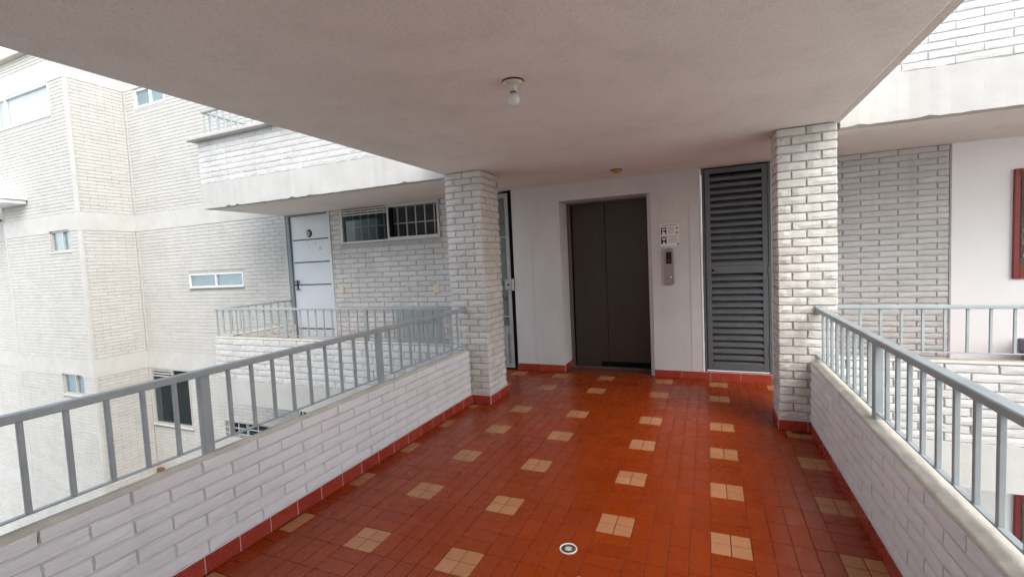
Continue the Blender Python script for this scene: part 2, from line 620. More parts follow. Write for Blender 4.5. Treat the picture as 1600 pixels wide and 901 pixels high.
MOD = .0958
acc_x = [-6.36, -5.785, -5.21, -4.635, -4.06, -3.489, -2.914, -2.339, -1.7638, -1.1827, -.5044, .0793, .654, 1.229, 1.804, 2.379, 2.954, 3.529, 4.104, 4.679, 5.254]
acc_y = [1.929 - .575 * k for k in range(9, 0, -1)] + [1.929, 2.498, 3.074, 3.656, 4.224, 5.034, 5.58]
rects = []      # x0,x1,y0,y1,accent
for i in range(len(acc_x) - 1):
    x0, x1, x2 = acc_x[i] - MOD, acc_x[i] + MOD, acc_x[i + 1] - MOD
    nv = round((x2 - x1) / MOD)
    wv = (x2 - x1) / nv
    for j, y in enumerate(acc_y):
        y0, y1 = y - MOD, y + MOD
        y2 = acc_y[j + 1] - MOD if j + 1 < len(acc_y) else YW
        for a in (0, 1):
            for b in (0, 1):
                rects.append((x0 + a * MOD, x0 + (a + 1) * MOD, y0 + b * MOD, y0 + (b + 1) * MOD, 1))
        thr = y2 - y1 > .55
        z1 = y1
        if thr:     # the threshold course across the end of the walkway
            for b in (0, 1):
                k0 = x0
                nn = round((x2 - x0) / MOD)
                ww = (x2 - x0) / nn
                for q in range(nn):
                    rects.append((x0 + q * ww, x0 + (q + 1) * ww, y1 + b * .19, y1 + (b + 1) * .19, 0))
            z1 = y1 + .38
        nh = max(1, round((y2 - z1) / MOD)) if y2 - z1 > .03 else 0
        for q in range(nh):
            hh = (y2 - z1) / nh
            rects.append((x0, x1, z1 + q * hh, z1 + (q + 1) * hh, 0))
        for q in range(nv):
            a, b = x1 + q * wv, x1 + (q + 1) * wv
            if not thr:
                k = 3 if y2 - y0 > .5 else max(1, round((y2 - y0) / .19))
                hh = (y2 - y0) / k
                for t in range(k):
                    rects.append((a, b, y0 + t * hh, y0 + (t + 1) * hh, 0))
            else:
                rects.append((a, b, y0, y1, 0))
                rects.append((a, b, z1, y2, 0))
TILE = {}


def tile_mesh(w_, d_, mat):
    key = (round(w_, 3), round(d_, 3), mat)
    if key not in TILE:
        mb = MB()
        e = .0022
        a, b = key[0] / 2, key[1] / 2
        vs = [(-a, -b, -.006), (a, -b, -.006), (a, b, -.006), (-a, b, -.006),
              (-a, -b, -e * .5), (a, -b, -e * .5), (a, b, -e * .5), (-a, b, -e * .5),
              (-a + e, -b + e, 0), (a - e, -b + e, 0), (a - e, b - e, 0), (-a + e, b - e, 0)]
        fs = [(0, 1, 5, 4), (1, 2, 6, 5), (2, 3, 7, 6), (3, 0, 4, 7), (4, 5, 9, 8), (5, 6, 10, 9), (6, 7, 11, 10), (7, 4, 8, 11), (8, 9, 10, 11)]
        me = bpy.data.meshes.new('tile')
        me.from_pydata(vs, [], fs)
        me.materials.append(M[mat])
        TILE[key] = me
    return TILE[key]


J = .0030
rng = random.Random(3)
floor_items, corr_items = [], []
for (a, b, c, d, acc) in rects:
    ym = (c + d) / 2
    if ym < YB:
        lo, hi, dst = XL, XR, floor_items
        if ym > YC - .02: lo, hi = -2.2, .60
        c = max(c, Y_BACK)
    else:
        lo, hi, dst = -6.5, 5.9, corr_items
        d = min(d, YW - .003)
        if not -2.2 < (a + b) / 2 < .60: c = max(c, YB + .135)
    a, b = max(a, lo), min(b, hi)
    if b - a < .02 or d - c < .02: continue
    p = ((a + b) / 2, (c + d) / 2, 0)
    s = show_size(p, (b - a) * (d - c))
    vis = s
    if ym >= YB and not (-2.7 < p[0] < 1.0): vis = -1
    jj = J + (.0022 if acc else 0)
    dst.append((vis / (screen(p)[2] if vis > 0 else 1), p, b - a - jj, d - c - jj, acc))
for par, items, lim in ((fl, floor_items, 420), (cf, corr_items, 150)):
    items.sort(key=lambda t: -t[0])
    nred = 0
    rest = []
    for s, p, w_, d_, acc in items:
        if s > 0 and nred < 297:
            nred += 1
            o = link('tile', tile_mesh(w_, d_, 'tile_accent' if acc else 'tile'), (p[0], p[1], rng.uniform(-.0007, .0004)), par)
            o.rotation_euler = (rng.uniform(-.0016, .0016), rng.uniform(-.0016, .0016), rng.uniform(-.004, .004))
        else:
            rest.append((p, w_, d_, acc))
    for ac, nm in ((0, 'tile'), (1, 'tile')):
        mb = MB()
        for p, w_, d_, acc in rest:
            if acc != ac: continue
            me = tile_mesh(w_, d_, 'tile_accent' if acc else 'tile')
            dz = rng.uniform(-.0007, .0004)
            mb.add([(v.co.x + p[0] - WP[par].x, v.co.y + p[1] - WP[par].y, v.co.z + dz - WP[par].z) for v in me.vertices], [tuple(q.vertices) for q in me.polygons])
        if mb.v:
            me = bpy.data.meshes.new(nm)
            me.from_pydata(mb.v, [], mb.f)
            me.materials.append(M['tile_accent' if ac else 'tile'])
            link(nm, me, WP[par], par, 0, 'stuff')

# ceiling slab of the walkway: flat underside, drip edge on both long sides
ce = MB()
for x0, x1 in ((-2.568, .90),):
    prof = [(-2.60, 2.475), (-2.568, ZC), (.90, ZC), (.925, ZC + .022), (.965, ZC + .012), (.965, ST + .02), (-2.60, ST + .02)]
    ce.prism(prof, Y_BACK, YB - .004)
ceil = ce.build('ceiling', 'ceiling')
ceil['kind'] = 'structure'
cs = box('corridor_ceiling', 'ceiling', None, -2.56, .93, YB - .004, YW + .5, 2.4435, ST + .02)
cs['kind'] = 'structure'


# ------------------------------------------------------------------ skirting helper
def skirting(parent, nrm, plane, u0, u1, tile=.19, z=HS, z0=0, t=.011):
    """row of skirting tiles standing on the floor, each one a piece"""
    n = max(1, round((u1 - u0) / tile))
    w_ = (u1 - u0) / n
    for k in range(n):
        a, b = u0 + k * w_ + .002, u0 + (k + 1) * w_ - .002
        mb = MB()
        if nrm[1] == 'y':
            s = -1 if nrm[0] == '-' else 1
            mb.box(a, b, plane, plane + s * t, z0 + .001, z0 + z, .0025)
        else:
            s = -1 if nrm[0] == '-' else 1
            mb.box(plane, plane + s * t, a, b, z0 + .001, z0 + z, .0025)
        mb.build('skirting_tile', 'skirt', parent)
    if nrm[1] == 'y':
        s = -1 if nrm[0] == '-' else 1
        box('skirting_grout', 'grout_skirt', parent, u0 - .001, u1 + .001, plane, plane + s * t * .8, z0 + .0015, z0 + z - .002)
        MB().prism([(0, 0), (1, 0), (1, 1)], 0, 1) if 0 else None
    else:
        s = -1 if nrm[0] == '-' else 1
        box('skirting_grout', 'grout_skirt', parent, plane, plane + s * t * .8, u0 - .001, u1 + .001, z0 + .0015, z0 + z - .002)


# ------------------------------------------------------------------ low walls of the walkway
def rough_cap(parent, x0, x1, y0, y1, z0, z1, seed, mat='cap', slope=False):
    """hand trowelled coping: rounded, uneven top running along y"""
    rng = random.Random(seed)
    n = int((y1 - y0) / .09)
    w_ = x1 - x0
    prof = [(0, 0), (-.004, .45), (.10, .85), (.32, 1), (.7, 1.0), (.92, .85), (1.0, .4), (1, 0)]
    if slope:       # falls away towards the courtyard
        prof = [(0, -1.8), (0, -1.25), (.25, -.55), (.5, .30), (.66, .92), (.90, 1.0), (1.0, .7), (1, 0)]
    vs, fs = [], []
    for i in range(n + 1):
        y = y0 + (y1 - y0) * i / n
        for k, (a, b) in enumerate(prof):
            j = .0 if k in (0, 7) else 1
            vs.append((x0 + a * w_ + j * rng.uniform(-.003, .003), y, z0 + b * (z1 - z0) + j * rng.uniform(-.0035, .0035)))
    m_ = len(prof)
    for i in range(n):
        for k in range(m_ - 1):
            fs.append((i * m_ + k, i * m_ + k + 1, (i + 1) * m_ + k + 1, (i + 1) * m_ + k))
    fs.append(tuple(range(m_)))
    fs.append(tuple(n * m_ + k for k in range(m_ - 1, -1, -1)))
    mb = MB()
    mb.add(vs, fs, True)
    return mb.build('coping', mat, parent)


def low_wall(side):
    if side < 0:
        x_in, x_out, nrm, label = XL, XL - .095, '+x', 'white brick low wall on the left of the walkway, red tile skirting at its foot'
    else:
        x_in, x_out, nrm, label = XR, XR + .105, '-x', 'greyish white brick low wall on the right of the walkway, with a rough cream coping'
    t = thing('low_wall', (x_in, (Y_BACK + YC) / 2, 0), label, 'low wall', 'low walls of the walkway')
    s = 1 if side < 0 else -1
    box('wall_core', 'mortar_low', t, x_in - s * .013, x_out, Y_BACK, YC - .003, 0, HP - (.07 if side < 0 else .035))
    rects = layout(Y_BACK, YC - .004, HS + .004, HP - .012, .308, .0695, .0050, off=.03 if side < 0 else .12)
    lay_bricks(t, [(nrm, x_in, rects)], 'brick_low', .014, .0026, 300, 11 + side)
    rough_cap(t, min(x_in - s * .002, x_out - s * .004) , max(x_in - s * .002, x_out - s * .004), Y_BACK, YC - .004, HP - .018, HP + .008, 5 + side, slope=side < 0)
    # mortar fillet above the skirting, then the tiles
    box('skirting_fillet', 'plaster', t, x_in - s * .013, x_in + s * .004, Y_BACK, YC - .004, HS - .002, HS + .010, .003)
    skirting(t, nrm, x_in - s * .004, Y_BACK + (.07 if side < 0 else 0), YC - .014, .19)
    return t


low_wall(-1)
low_wall(1)


# ------------------------------------------------------------------ railings
def rail_pts(parent, along, fixed, a0, a1, posts, bars, z_bot, z_top, z_foot, mat='rail', bw=.018, pw=.05, hw=.05, hh=.033, bar_bottom=True):
    """along: 'x' or 'y'. each baluster, post and rail is a piece"""
    def b(name, u0, u1, v0, v1, z0, z1, c):
        mb = MB()
        if along == 'y': mb.box(v0, v1, u0, u1, z0, z1, c)
        else: mb.box(u0, u1, v0, v1, z0, z1, c)
        return mb.build(name, mat, parent)
    b('handrail', a0, a1, fixed - hw / 2, fixed + hw / 2, z_top - hh, z_top, .004)
    if bar_bottom:
        b('bottom_rail', a0, a1, fixed - .012, fixed + .012, z_bot, z_bot + .007, .0015)
    for u in posts:
        b('post', u - pw / 2, u + pw / 2, fixed - pw / 2 * .8, fixed + pw / 2 * .8, z_foot, z_top - hh + .001, .004)
    for u in bars:
        b('baluster', u - bw / 2, u + bw / 2, fixed - bw / 2, fixed + bw / 2, z_bot + .006, z_top - hh + .001, .002)


def walkway_rail(side):
    x = -2.397 if side < 0 else .798
    p0 = 1.515 if side < 0 else 1.530
    t = thing('railing', (x, 1, HP), 'blue grey steel railing on the white low wall left of the walkway' if side < 0 else
              'blue grey steel railing closest on the right, on the rough cream coping', 'railing', 'railings of the walkway')
    posts = [p0 + 1.37 * k for k in range(-3, 2)]
    bars = [p0 + .137 * k for k in range(-34, 20) if k % 10]
    rail_pts(t, 'y', x, Y_BACK, YC - .02 if side < 0 else YC - .01, posts, bars, .622, 1.017, HP - (.035 if side < 0 else .004))
    # flat fixing plates on the column
    e = YC - .02
    box('wall_plate', 'rail', t, x - .03, x + .03, e, YC + .002, .97, 1.03, .003)
    box('wall_plate', 'rail', t, x - .02, x + .02, e, YC + .002, .605, .64, .003)


walkway_rail(-1)
walkway_rail(1)


# ------------------------------------------------------------------ columns
def column(x0, x1, y1, label, seed):
    t = thing('brick_column', ((x0 + x1) / 2, (YC + y1) / 2, 0), label, 'column', 'brick columns at the end of the walkway')
    d = .012
    top = ZC - .004
    box('column_core', 'mortar', t, x0 + d, x1 - d, YC + d, y1 - d, .002, top)
    z0 = HS + .006
    n = .0674
    w_ = x1 - x0
    # the corner bricks alternate from course to course
    fr = layout(x0, x1, z0, top, w_ / 2, n, .0065, off=0)
    sd = layout(YC + .006, y1 - .006, z0, top, .203, n, .0065, off=.10)
    lay_bricks(t, [('-y', YC, fr), ('+x', x1, sd), ('-x', x0, sd), ('+y', y1, fr)], 'brick_col', .013, .0048, 300, seed)
    sk = HS
    skirting(t, '-y', YC - .001, x0 - .010, x1 + .0, .21, sk)
    skirting(t, '+x' if x1 < 0 else '-x', x1 + .001 if x1 < 0 else x0 - .001, YC - .010, y1, .21, sk)
    box('skirting_fillet', 'plaster', t, x0 - .006, x1 + .006, YC - .006, y1, HS - .002, HS + .008, .003)
    return t


column(-2.552, -2.129, 4.716, 'white split brick column at the end of the left low wall, before the grey gate', 21)
column(.517, .924, 4.62, 'white split brick column beside the louvred door, at the end of the right low wall', 22)

# ------------------------------------------------------------------ unseen facade added behind the camera to keep frontal light out
t = thing('light_block_facade', (-2, Y_BACK - .2, GROUND), 'plain white plaster facade added unseen behind the viewpoint to block frontal light', 'facade')
box('wall_face', 'plaster', t, -12, 7, Y_BACK - .5, Y_BACK - .003, GROUND, 5.4)

# ------------------------------------------------------------------ elevator wall
t = thing('plaster_wall', (-1.2, YW, 0), 'smooth off white plaster wall around the elevator opening, with red skirting', 'wall')
mb = MB()
E0, E1, EZ = -1.765, -.672, 2.228
holed(mb, -2.428, -.060, 0, 2.45, [(E0, E1 + .05, -1, EZ)], YW, YW + .10)
mb.build('wall_face', 'plaster', t)
mb = MB()
mb.box(E0 - .2, E0, YW + .101, YW + .42, 0, 2.433)
mb.box(E1, E1 + .6, YW + .101, YW + .42, 0, 2.433)
mb.box(E0, E1, YW + .101, YW + .42, EZ, 2.433)
mb.build('opening_lining', 'plaster', t)
# soft worn edge on the right of the opening
mb = MB()
pl_ = [(E1 + .0495, YW + .0005), (E1 + .0495, YW + .0995), (E1 + .001, YW + .0995), (E1 + .001, YW + .062)]
vs = [(x, y, .001) for x, y in pl_] + [(x, y, EZ) for x, y in pl_]
mb.add(vs, [(3, 2, 1, 0), (4, 5, 6, 7)] + [(i, (i + 1) % 4, 4 + (i + 1) % 4, 4 + i) for i in range(4)])
mb.build('worn_corner', 'plaster', t)
skirting(t, '-y', YW - .001, -2.428, E0 + .010, .33)
skirting(t, '+x', E0 + .001, YW - .010, YW + .36, .38)
skirting(t, '-y', YW - .001, E1 + .045, .632, .33)
box('skirting_fillet', 'plaster', t, -2.428, E0 + .005, YW - .005, YW, HS - .001, HS + .006, .002)
box('skirting_fillet', 'plaster', t, E1 + .045, .632, YW - .005, YW, HS - .001, HS + .006, .002)
# two trowelled ridges and the plaster edge beside the louvred door
box('wall_edge', 'plaster_white', t, -.078, -.060, YW - .006, YW + .0, .05, 2.42, .003)
box('conduit_ridge', 'plaster', t, -.195, -.178, YW - .004, YW + .0, HS + .01, 2.05, .0018)
box('conduit_ridge', 'plaster', t, -2.165, -2.15, YW - .0035, YW + .0, HS + .01, 1.8, .0016)

t = thing('elevator_door', (-1.22, YW + .36, 0), 'dark bronze two panel elevator door set back in the plaster wall', 'elevator door')
yd = YW + .36
box('door_panel', 'bronze', t, -1.705, -1.2575, yd + .03, yd + .06, .012, 2.205, .003)
box('door_panel', 'bronze', t, -1.2535, -.675, yd + .03, yd + .06, .012, 2.205, .003)
box('door_frame', 'bronze_frame', t, E0 + .001, -1.722, yd - .01, yd + .05, .0, EZ - .001, .003)
box('door_frame', 'bronze_frame', t, -1.722, E1 - .001, yd - .01, yd + .05, 2.208, EZ - .001, .003)
box('sill', 'bronze_frame', t, E0 + .001, E1 - .001, yd - .05, yd + .07, -.02, .008, .002)
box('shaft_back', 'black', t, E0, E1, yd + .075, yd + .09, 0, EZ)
box('toe_guard', 'black', t, -1.36, -.70, yd + .02, yd + .031, .012, .075, .002)

t = thing('call_panel', (-.43, YW, 1.33), 'steel elevator call panel with a small black display', 'call panel')
mb = MB()
px0, px1, pz0, pz1 = -.485, -.374, 1.115, 1.558
cap_ = [(px0 + .5 * (px1 - px0) + .5 * (px1 - px0) * math.cos(a), pz1 - .03 + .03 * math.sin(a)) for a in [R(d) for d in range(0, 181, 20)]]
cap2 = [(px0 + .5 * (px1 - px0) + .5 * (px1 - px0) * math.cos(a), pz0 + .03 + .03 * math.sin(a)) for a in [R(d) for d in range(180, 361, 20)]]
mb.prism(cap_ + cap2, YW - .022, YW + .001)
fp = mb.build('faceplate', 'steel', t)
box('display', 'display', t, -.460, -.396, YW - .0245, YW - .02, 1.372, 1.512, .001)
mb = MB()
for a, b, c, d in ((-.440, -.417, 1.397, 1.401), (-.440, -.417, 1.425, 1.429), (-.440, -.436, 1.401, 1.425), (-.421, -.417, 1.401, 1.425), (-.440, -.417, 1.452, 1.456)):
    mb.box(a, b, YW - .0255, YW - .024, c, d)
mb.build('floor_digit', 'red_dim', t)
MB().lathe(-.408, 1.212, [(.0, YW - .026), (.010, YW - .026), (.012, YW - .022), (.012, YW - .02)], 16, 'y').build('call_button', 'white', t)
box('seam', 'bronze_frame', t, -.470, -.390, YW - .0232, YW - .02, 1.196, 1.199)

# notice above the call panel
t = thing('notice_sign', (-.416, YW, 1.71), 'white printed notice with two black pictograms above the call panel', 'sign')
sx0, sx1, sz0, sz1 = -.521, -.311, 1.583, 1.842
box('board', 'white', t, sx0, sx1, YW - .006, YW + .0005, sz0, sz1, .001)


def sg(u, v):
    return sx0 + u * (sx1 - sx0), sz1 - v * (sz1 - sz0)


def prints(name, mat, lst, y=YW - .0068):
    mb = MB()
    for (u0, v0, u1, v1) in lst:
        a, c = sg(u0, v0)
        b, d = sg(u1, v1)
        mb.box(a, b, y, y + .001, d, c)
    return mb.build(name, mat, t)


rng = random.Random(12)


def words(u0, u1, v, h):
    out, u = [], u0
    while u < u1 - .01:
        ww = min(rng.uniform(.05, .12), u1 - u)
        k = u
        while k < u + ww - .008:      # strokes of letters too small to read
            out.append((k, v, k + .011, v + h))
            if rng.random() < .6: out.append((k, v + h * rng.choice((0, .4, .8)), k + .02, v + h * rng.choice((.2, .55, 1))))
            k += .021
        u += ww + .025
    return [(a, min(b, d), c, max(b, d)) for a, b, c, d in out]


prints('heading', 'ink', words(.13, .47, .045, .05) + words(.50, .90, .035, .055))
prints('text_line', 'ink_soft', words(.44, .76, .155, .035))
prints('text_line', 'ink_soft', words(.47, .74, .225, .04))
prints('text_line', 'ink_soft', words(.43, .80, .31, .035))
prints('text_line', 'ink_soft', words(.47, .73, .385, .045))
prints('rule_line', 'ink', [(.36, .545, .99, .56)])
prints('text_line', 'ink', words(.50, .88, .625, .03))
prints('text_line', 'ink', words(.45, .96, .71, .035))
prints('text_line', 'ink', words(.50, .89, .80, .04))
# pictograms: a lift cabin with a figure inside, drawn twice
for v, nm in ((.155, 'a'), (.57, 'b')):
    prints('pictogram', 'ink', [(.05, v, .35, v + .05), (.05, v + .05, .11, v + .33), (.29, v + .05, .35, v + .33),
                                (.14, v + .12, .27, v + .15) if nm == 'a' else (.11, v + .17, .29, v + .22), (.11, v + .15, .18, v + .20), (.22, v + .15, .29, v + .22),
                                (.185, v + .08, .225, v + .115)] + ([] if nm == 'a' else [(.11, v + .20, .16, v + .31), (.24, v + .21, .29, v + .28)]))
for v in (.205, .415):
    x_, z_ = sg(.90, v)
    MB().lathe(x_, z_, [(0, YW - .0068), (.0115, YW - .0068), (.0115, YW - .0058)], 14, 'y').build('dot', 'ink_soft', t)
x_, z_ = sg(.95, .935)
MB().lathe(x_, z_, [(0, YW - .0068), (.010, YW - .0068), (.010, YW - .0058)], 14, 'y').build('dot', 'ink', t)

# ------------------------------------------------------------------ louvred door
t = thing('louvred_door', (.29, YW, .1), 'dark slate metal door of sloping louvre slats beside the right column', 'door')
lx0, lx1, lz0, lz1 = -.055, .640, .105, 2.435
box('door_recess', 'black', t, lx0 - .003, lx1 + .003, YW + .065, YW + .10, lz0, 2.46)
f = .052
box('jamb', 'louvre', t, lx0, lx0 + .028, YW - .002, YW + .06, lz0, lz1, .003)
box('jamb', 'louvre', t, lx1 - .028, lx1, YW - .002, YW + .06, lz0, lz1, .003)
a, b = lx0 + .034, lx1 - .034
box('stile', 'louvre', t, a, a + f, YW - .012, YW + .035, lz0 + .012, lz1 - .012, .003)
box('stile', 'louvre', t, b - f, b, YW - .012, YW + .035, lz0 + .012, lz1 - .012, .003)
box('top_rail', 'louvre', t, a + f, b - f, YW - .011, YW + .035, lz1 - .065, lz1 - .012, .003)
box('bottom_rail', 'louvre', t, a + f, b - f, YW - .011, YW + .035, lz0 + .012, lz0 + .06, .003)
lr = box('lock_rail', 'louvre', t, a + f, b - f, YW - .012, YW + .035, 1.235, 1.325, .003)
MB().lathe(.050, 1.275, [(0, YW - .026), (.011, YW - .026), (.013, YW - .022), (.013, YW - .011)], 18, 'y').build('lock', 'black', lr)


def slats(z0, z1, n):
    p = (z1 - z0) / n
    for k in range(n):
        z = z0 + k * p
        y0, y1 = YW - .010, YW + .056
        x0, x1 = a + f + .001, b - f - .001
        t1 = .0025
        prof = [(y0, z), (y0, z + .034), (y1, z + .034 + .038), (y1, z + .034 + .038 - t1), (y0 + t1, z + .034 - t1), (y0 + t1, z)]
        mb = MB()
        vs = [(x0, y, q) for y, q in prof] + [(x1, y, q) for y, q in prof]
        mb.add(vs, [(i, (i + 1) % 6, 6 + (i + 1) % 6, 6 + i) for i in range(6)] + [(0, 5, 4, 1), (1, 4, 3, 2), (6, 7, 10, 11), (7, 8, 9, 10)])
        mb.build('slat', 'louvre', t)


slats(1.327, 2.358, 14)
slats(lz0 + .062, 1.233, 14)
for z in (.35, 1.25, 2.15):
    MB().lathe(lx1 - .030, YW - .014, [(.0075, z - .05), (.0075, z + .05)], 10).build('hinge', 'louvre', t)

# ------------------------------------------------------------------ grey gate behind the left column
t = thing('barred_gate', (-2.9, YW, 0), 'narrow grey metal gate with crossbars, half hidden behind the left brick column', 'gate')
gx0, gx1 = -3.36, -2.440
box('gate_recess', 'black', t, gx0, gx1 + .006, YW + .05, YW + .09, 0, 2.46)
box('jamb', 'black', t, gx1 - .036, gx1 + .010, YW - .004, YW + .05, .01, 2.4425, .002)
box('jamb', 'black', t, gx0, gx0 + .03, YW - .002, YW + .05, .01, 2.4425, .002)
s0, s1 = gx0 + .034, gx1 - .038
box('stile', 'gate', t, s1 - .05, s1, YW - .010, YW + .03, .02, 2.405, .003)
box('stile', 'gate', t, s0, s0 + .05, YW - .010, YW + .03, .02, 2.405, .003)
box('top_rail', 'gate', t, s0 + .05, s1 - .05, YW - .009, YW + .03, 2.345, 2.405, .003)
box('bottom_rail', 'gate', t, s0 + .05, s1 - .05, YW - .009, YW + .03, .02, .07, .003)
box('backing_panel', 'gate_panel', t, s0 + .05, s1 - .05, YW + .032, YW + .036, .07, 2.345)
for z in (2.0, 1.81, 1.63, 1.20, .98, .72):
    box('crossbar', 'gate' if z in (1.81, .72) else 'louvre', t, s0 + .05, s1 - .05, YW - .004, YW + .012, z, z + .022, .002)
box('kick_panel', 'gate', t, s0 + .05, s1 - .05, YW + .014, YW + .020, .07, .60, .002)
box('pull_bar', 'gate', t, s1 - .115, s1 - .092, YW - .022, YW - .006, .09, .50, .004)
lk = box('lock_case', 'steel', t, s1 - .085, s1 + .004, YW - .03, YW - .010, 1.10, 1.24, .004)
box('keeper', 'alu', t, s1 + .012, s1 + .046, YW - .03, YW - .004, 1.09, 1.25, .004)
MB().lathe(s1 - .03, 1.17, [(0, YW - .036), (.013, YW - .036), (.013, YW - .029)], 14, 'y').build('lock_cylinder', 'black', lk)


# ------------------------------------------------------------------ windows (parts of a wall)
def window(parent, x0, x1, z0, z1, y, split=None, frame='alu_white', glass='glass_blue', fw=.03, sill=True, back='sky_tint', depth=.06, sash=None):
    """frame ring with panes set back in the wall; children of the wall: window > frame bars, pane, sill"""
    mb = MB()
    mb.box(x0, x0 + fw, y - .004, y + .05, z0, z1)
    mb.box(x1 - fw, x1, y - .004, y + .05, z0, z1)
    mb.box(x0 + fw, x1 - fw, y - .003, y + .05, z1 - fw, z1)
    mb.box(x0 + fw, x1 - fw, y - .003, y + .05, z0, z0 + fw)
    cuts = [x0 + (x1 - x0) * s for s in (split or [])]
    for c in cuts:
        mb.box(c - fw * .45, c + fw * .45, y - .002, y + .045, z0 + fw, z1 - fw)
    wf = mb.build('window', frame, parent)
    e = [x0 + fw] + cuts + [x1 - fw]
    for k in range(len(e) - 1):
        p = e[k] + (fw * .45 if k else 0)
        q = e[k + 1] - (fw * .45 if k < len(e) - 2 else 0)
        box('pane', glass, wf, p + .001, q - .001, y + .018 + .012 * (k % 2), y + .022 + .012 * (k % 2), z0 + fw + .001, z1 - fw - .001)
    if sill:
        box('sill', 'band', wf, x0 - .04, x1 + .04, y - .045, y + .0, z0 - .035, z0 - .002, .006)
    box('pane_backing', back, wf, x0, x1, y + depth, y + depth + .01, z0 - .01, z1 + .01)
    return wf


# ------------------------------------------------------------------ left wing
GRP_W = 'white brick facades of the left wing'
BANDS = [(-3.20, -2.82), (-.376, -.02), (2.445, 2.79), (5.25, 5.60)]


def brick_zones(z0, z1):
    """the storeys between the plaster bands"""
    e = [z0] + [v for b in BANDS for v in b] + [z1]
    return [(e[i], e[i + 1]) for i in range(0, len(e), 2) if e[i + 1] - e[i] > .1]


# the long facade left of the white door
t = thing('brick_facade', (-8.7, YW, GROUND), 'cream brick facade with a low sliding window left of the white door', 'facade', GRP_W)
XA, XD = -10.83, -6.640
TOP = 5.95
win1 = (-9.262, -7.752, 1.262, 1.520)
win2 = (-10.50, -9.55, 4.87, 5.235)
win3 = (-10.752, -9.545, -1.55, -.376)
win4 = (-8.59, -7.10, -1.60, -1.315)
win5 = (-6.98, -6.645, -1.45, -.93)
holes = [win1, win2, win3, win4]
mb = MB()
holed(mb, XA, XD, GROUND, TOP, holes, YW + .0075, YW + .25)
mb.build('wall_core', 'mortar_far', t)
fc = []
for a, b in brick_zones(GROUND, 5.9):
    fc += layout(XA + .045, XD, a, b, .262, .066, .006, [(h[0] - .01, h[1] + .01, h[2] - .03, h[3] + .01) for h in holes], off=.1, vj=.003)
lay_bricks(t, [('-y', YW, fc)], 'brick_far', .0085, .0016, 300, 31)
for a, b in BANDS:
    mb = MB()
    holed(mb, XA, XD, a, b, holes, YW - .006, YW + .0125)
    mb.build('band', 'band', t)
box('corner_strip', 'band', t, XA + .002, XA + .045, YW - .004, YW + .0128, GROUND, 2.44)
box('corner_strip', 'band', t, XA + .002, XA + .045, YW - .004, YW + .0128, 2.795, 5.245)
box('roof_edge', 'cap', t, XA, XD, YW - .10, YW + .30, 5.905, 6.0, .01)
window(t, *win1, YW + .0, [.5], 'alu_white', 'glass_blue', .024, sill=False)
box('sill', 'alu', t, win1[0] - .02, win1[1] + .02, YW - .03, YW + .0, win1[2] - .022, win1[2] - .001, .004)
window(t, *win2, YW + .02, [.52], 'alu_white', 'glass_blue', .04, sill=False)
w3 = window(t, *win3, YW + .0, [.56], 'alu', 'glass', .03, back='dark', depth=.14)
for k in range(3):
    box('vent_slat', 'alu', w3, win3[0] + .03, win3[0] + .66, YW - .006, YW + .01, win3[3] - .07 - k * .055, win3[3] - .04 - k * .055, .003)
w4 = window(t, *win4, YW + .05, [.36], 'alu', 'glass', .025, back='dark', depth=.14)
for z in (-1.425, -1.535):
    box('grille_bar', 'bar', w4, win4[0] + .02, win4[1] - .02, YW - .012, YW + .002, z, z + .022, .002)
for k in range(6):
    x = win4[0] + .12 + k * .26
    box('grille_bar', 'bar', w4, x, x + .02, YW - .008, YW + .004, win4[2] + .01, win4[3] - .01, .002)
box('drain_pipe', 'brown', t, -10.74, -10.60, YW - .09, YW + .0, -2.66, -2.50, .01)

# the return that faces the walkway
YN = 4.84
t = thing('brick_facade', (XA, (YN + YW) / 2, GROUND), 'shaded narrow windowless brick return in the inner corner of the left wing', 'facade', GRP_W)
box('wall_core', 'mortar_far', t, XA - .25, XA - .0075, YN + .02, YW + .25, GROUND, 5.9)
fc = []
for a, b in brick_zones(GROUND, 5.9):
    fc += layout(YN + .05, YW - .012, a, b, .262, .066, .006, off=.03, vj=.003)
lay_bricks(t, [('+x', XA, fc)], 'brick_far', .0085, .0016, 300, 32)
for a, b in BANDS:
    box('band', 'band', t, XA - .0128, XA + .006, YN + .0, YW - .007, a, b)
for a, b in brick_zones(GROUND, 5.9):
    box('corner_strip', 'band', t, XA - .0126, XA + .004, YN + .002, YN + .05, a + .002, b - .002)
box('roof_edge', 'cap', t, XA - .2, XA + .10, YN - .098, YW - .102, 5.9, 5.995, .01)

# the projecting face further left
t = thing('brick_facade', (-12.2, YN, GROUND), 'bright projecting brick facade at the far left, with three windows one above the other', 'facade', GRP_W)
XE = -13.66
wa = (-13.40, -11.39, 4.64, 5.245)
wb = (-11.885, -11.17, 2.075, 2.480)
wc = (-11.975, -11.22, -.75, -.335)
holes = [wa, wb, wc]
mb = MB()
holed(mb, XE, XA - .014, GROUND, 5.9, holes, YN + .0075, YN + .25)
mb.build('wall_core', 'mortar_far', t)
fc = []
for a, b in brick_zones(GROUND, 5.9):
    fc += layout(XE + .06, XA - .05, a, b, .262, .066, .006, [(h[0] - .01, h[1] + .01, h[2] - .03, h[3] + .01) for h in holes], off=.17, vj=.003)
lay_bricks(t, [('-y', YN, fc)], 'brick_far', .0085, .0016, 300, 33)
for a, b in BANDS:
    mb = MB()
    holed(mb, XE, XA + .005, a, b, holes, YN - .006, YN + .0125)
    mb.build('band', 'band', t)
for a, b in brick_zones(GROUND, 5.9):
    box('corner_strip', 'band', t, XA - .05, XA + .003, YN - .003, YN + .0126, a + .002, b - .002)
    box('corner_strip', 'band', t, XE + .001, XE + .06, YN - .003, YN + .0126, a + .002, b - .002)
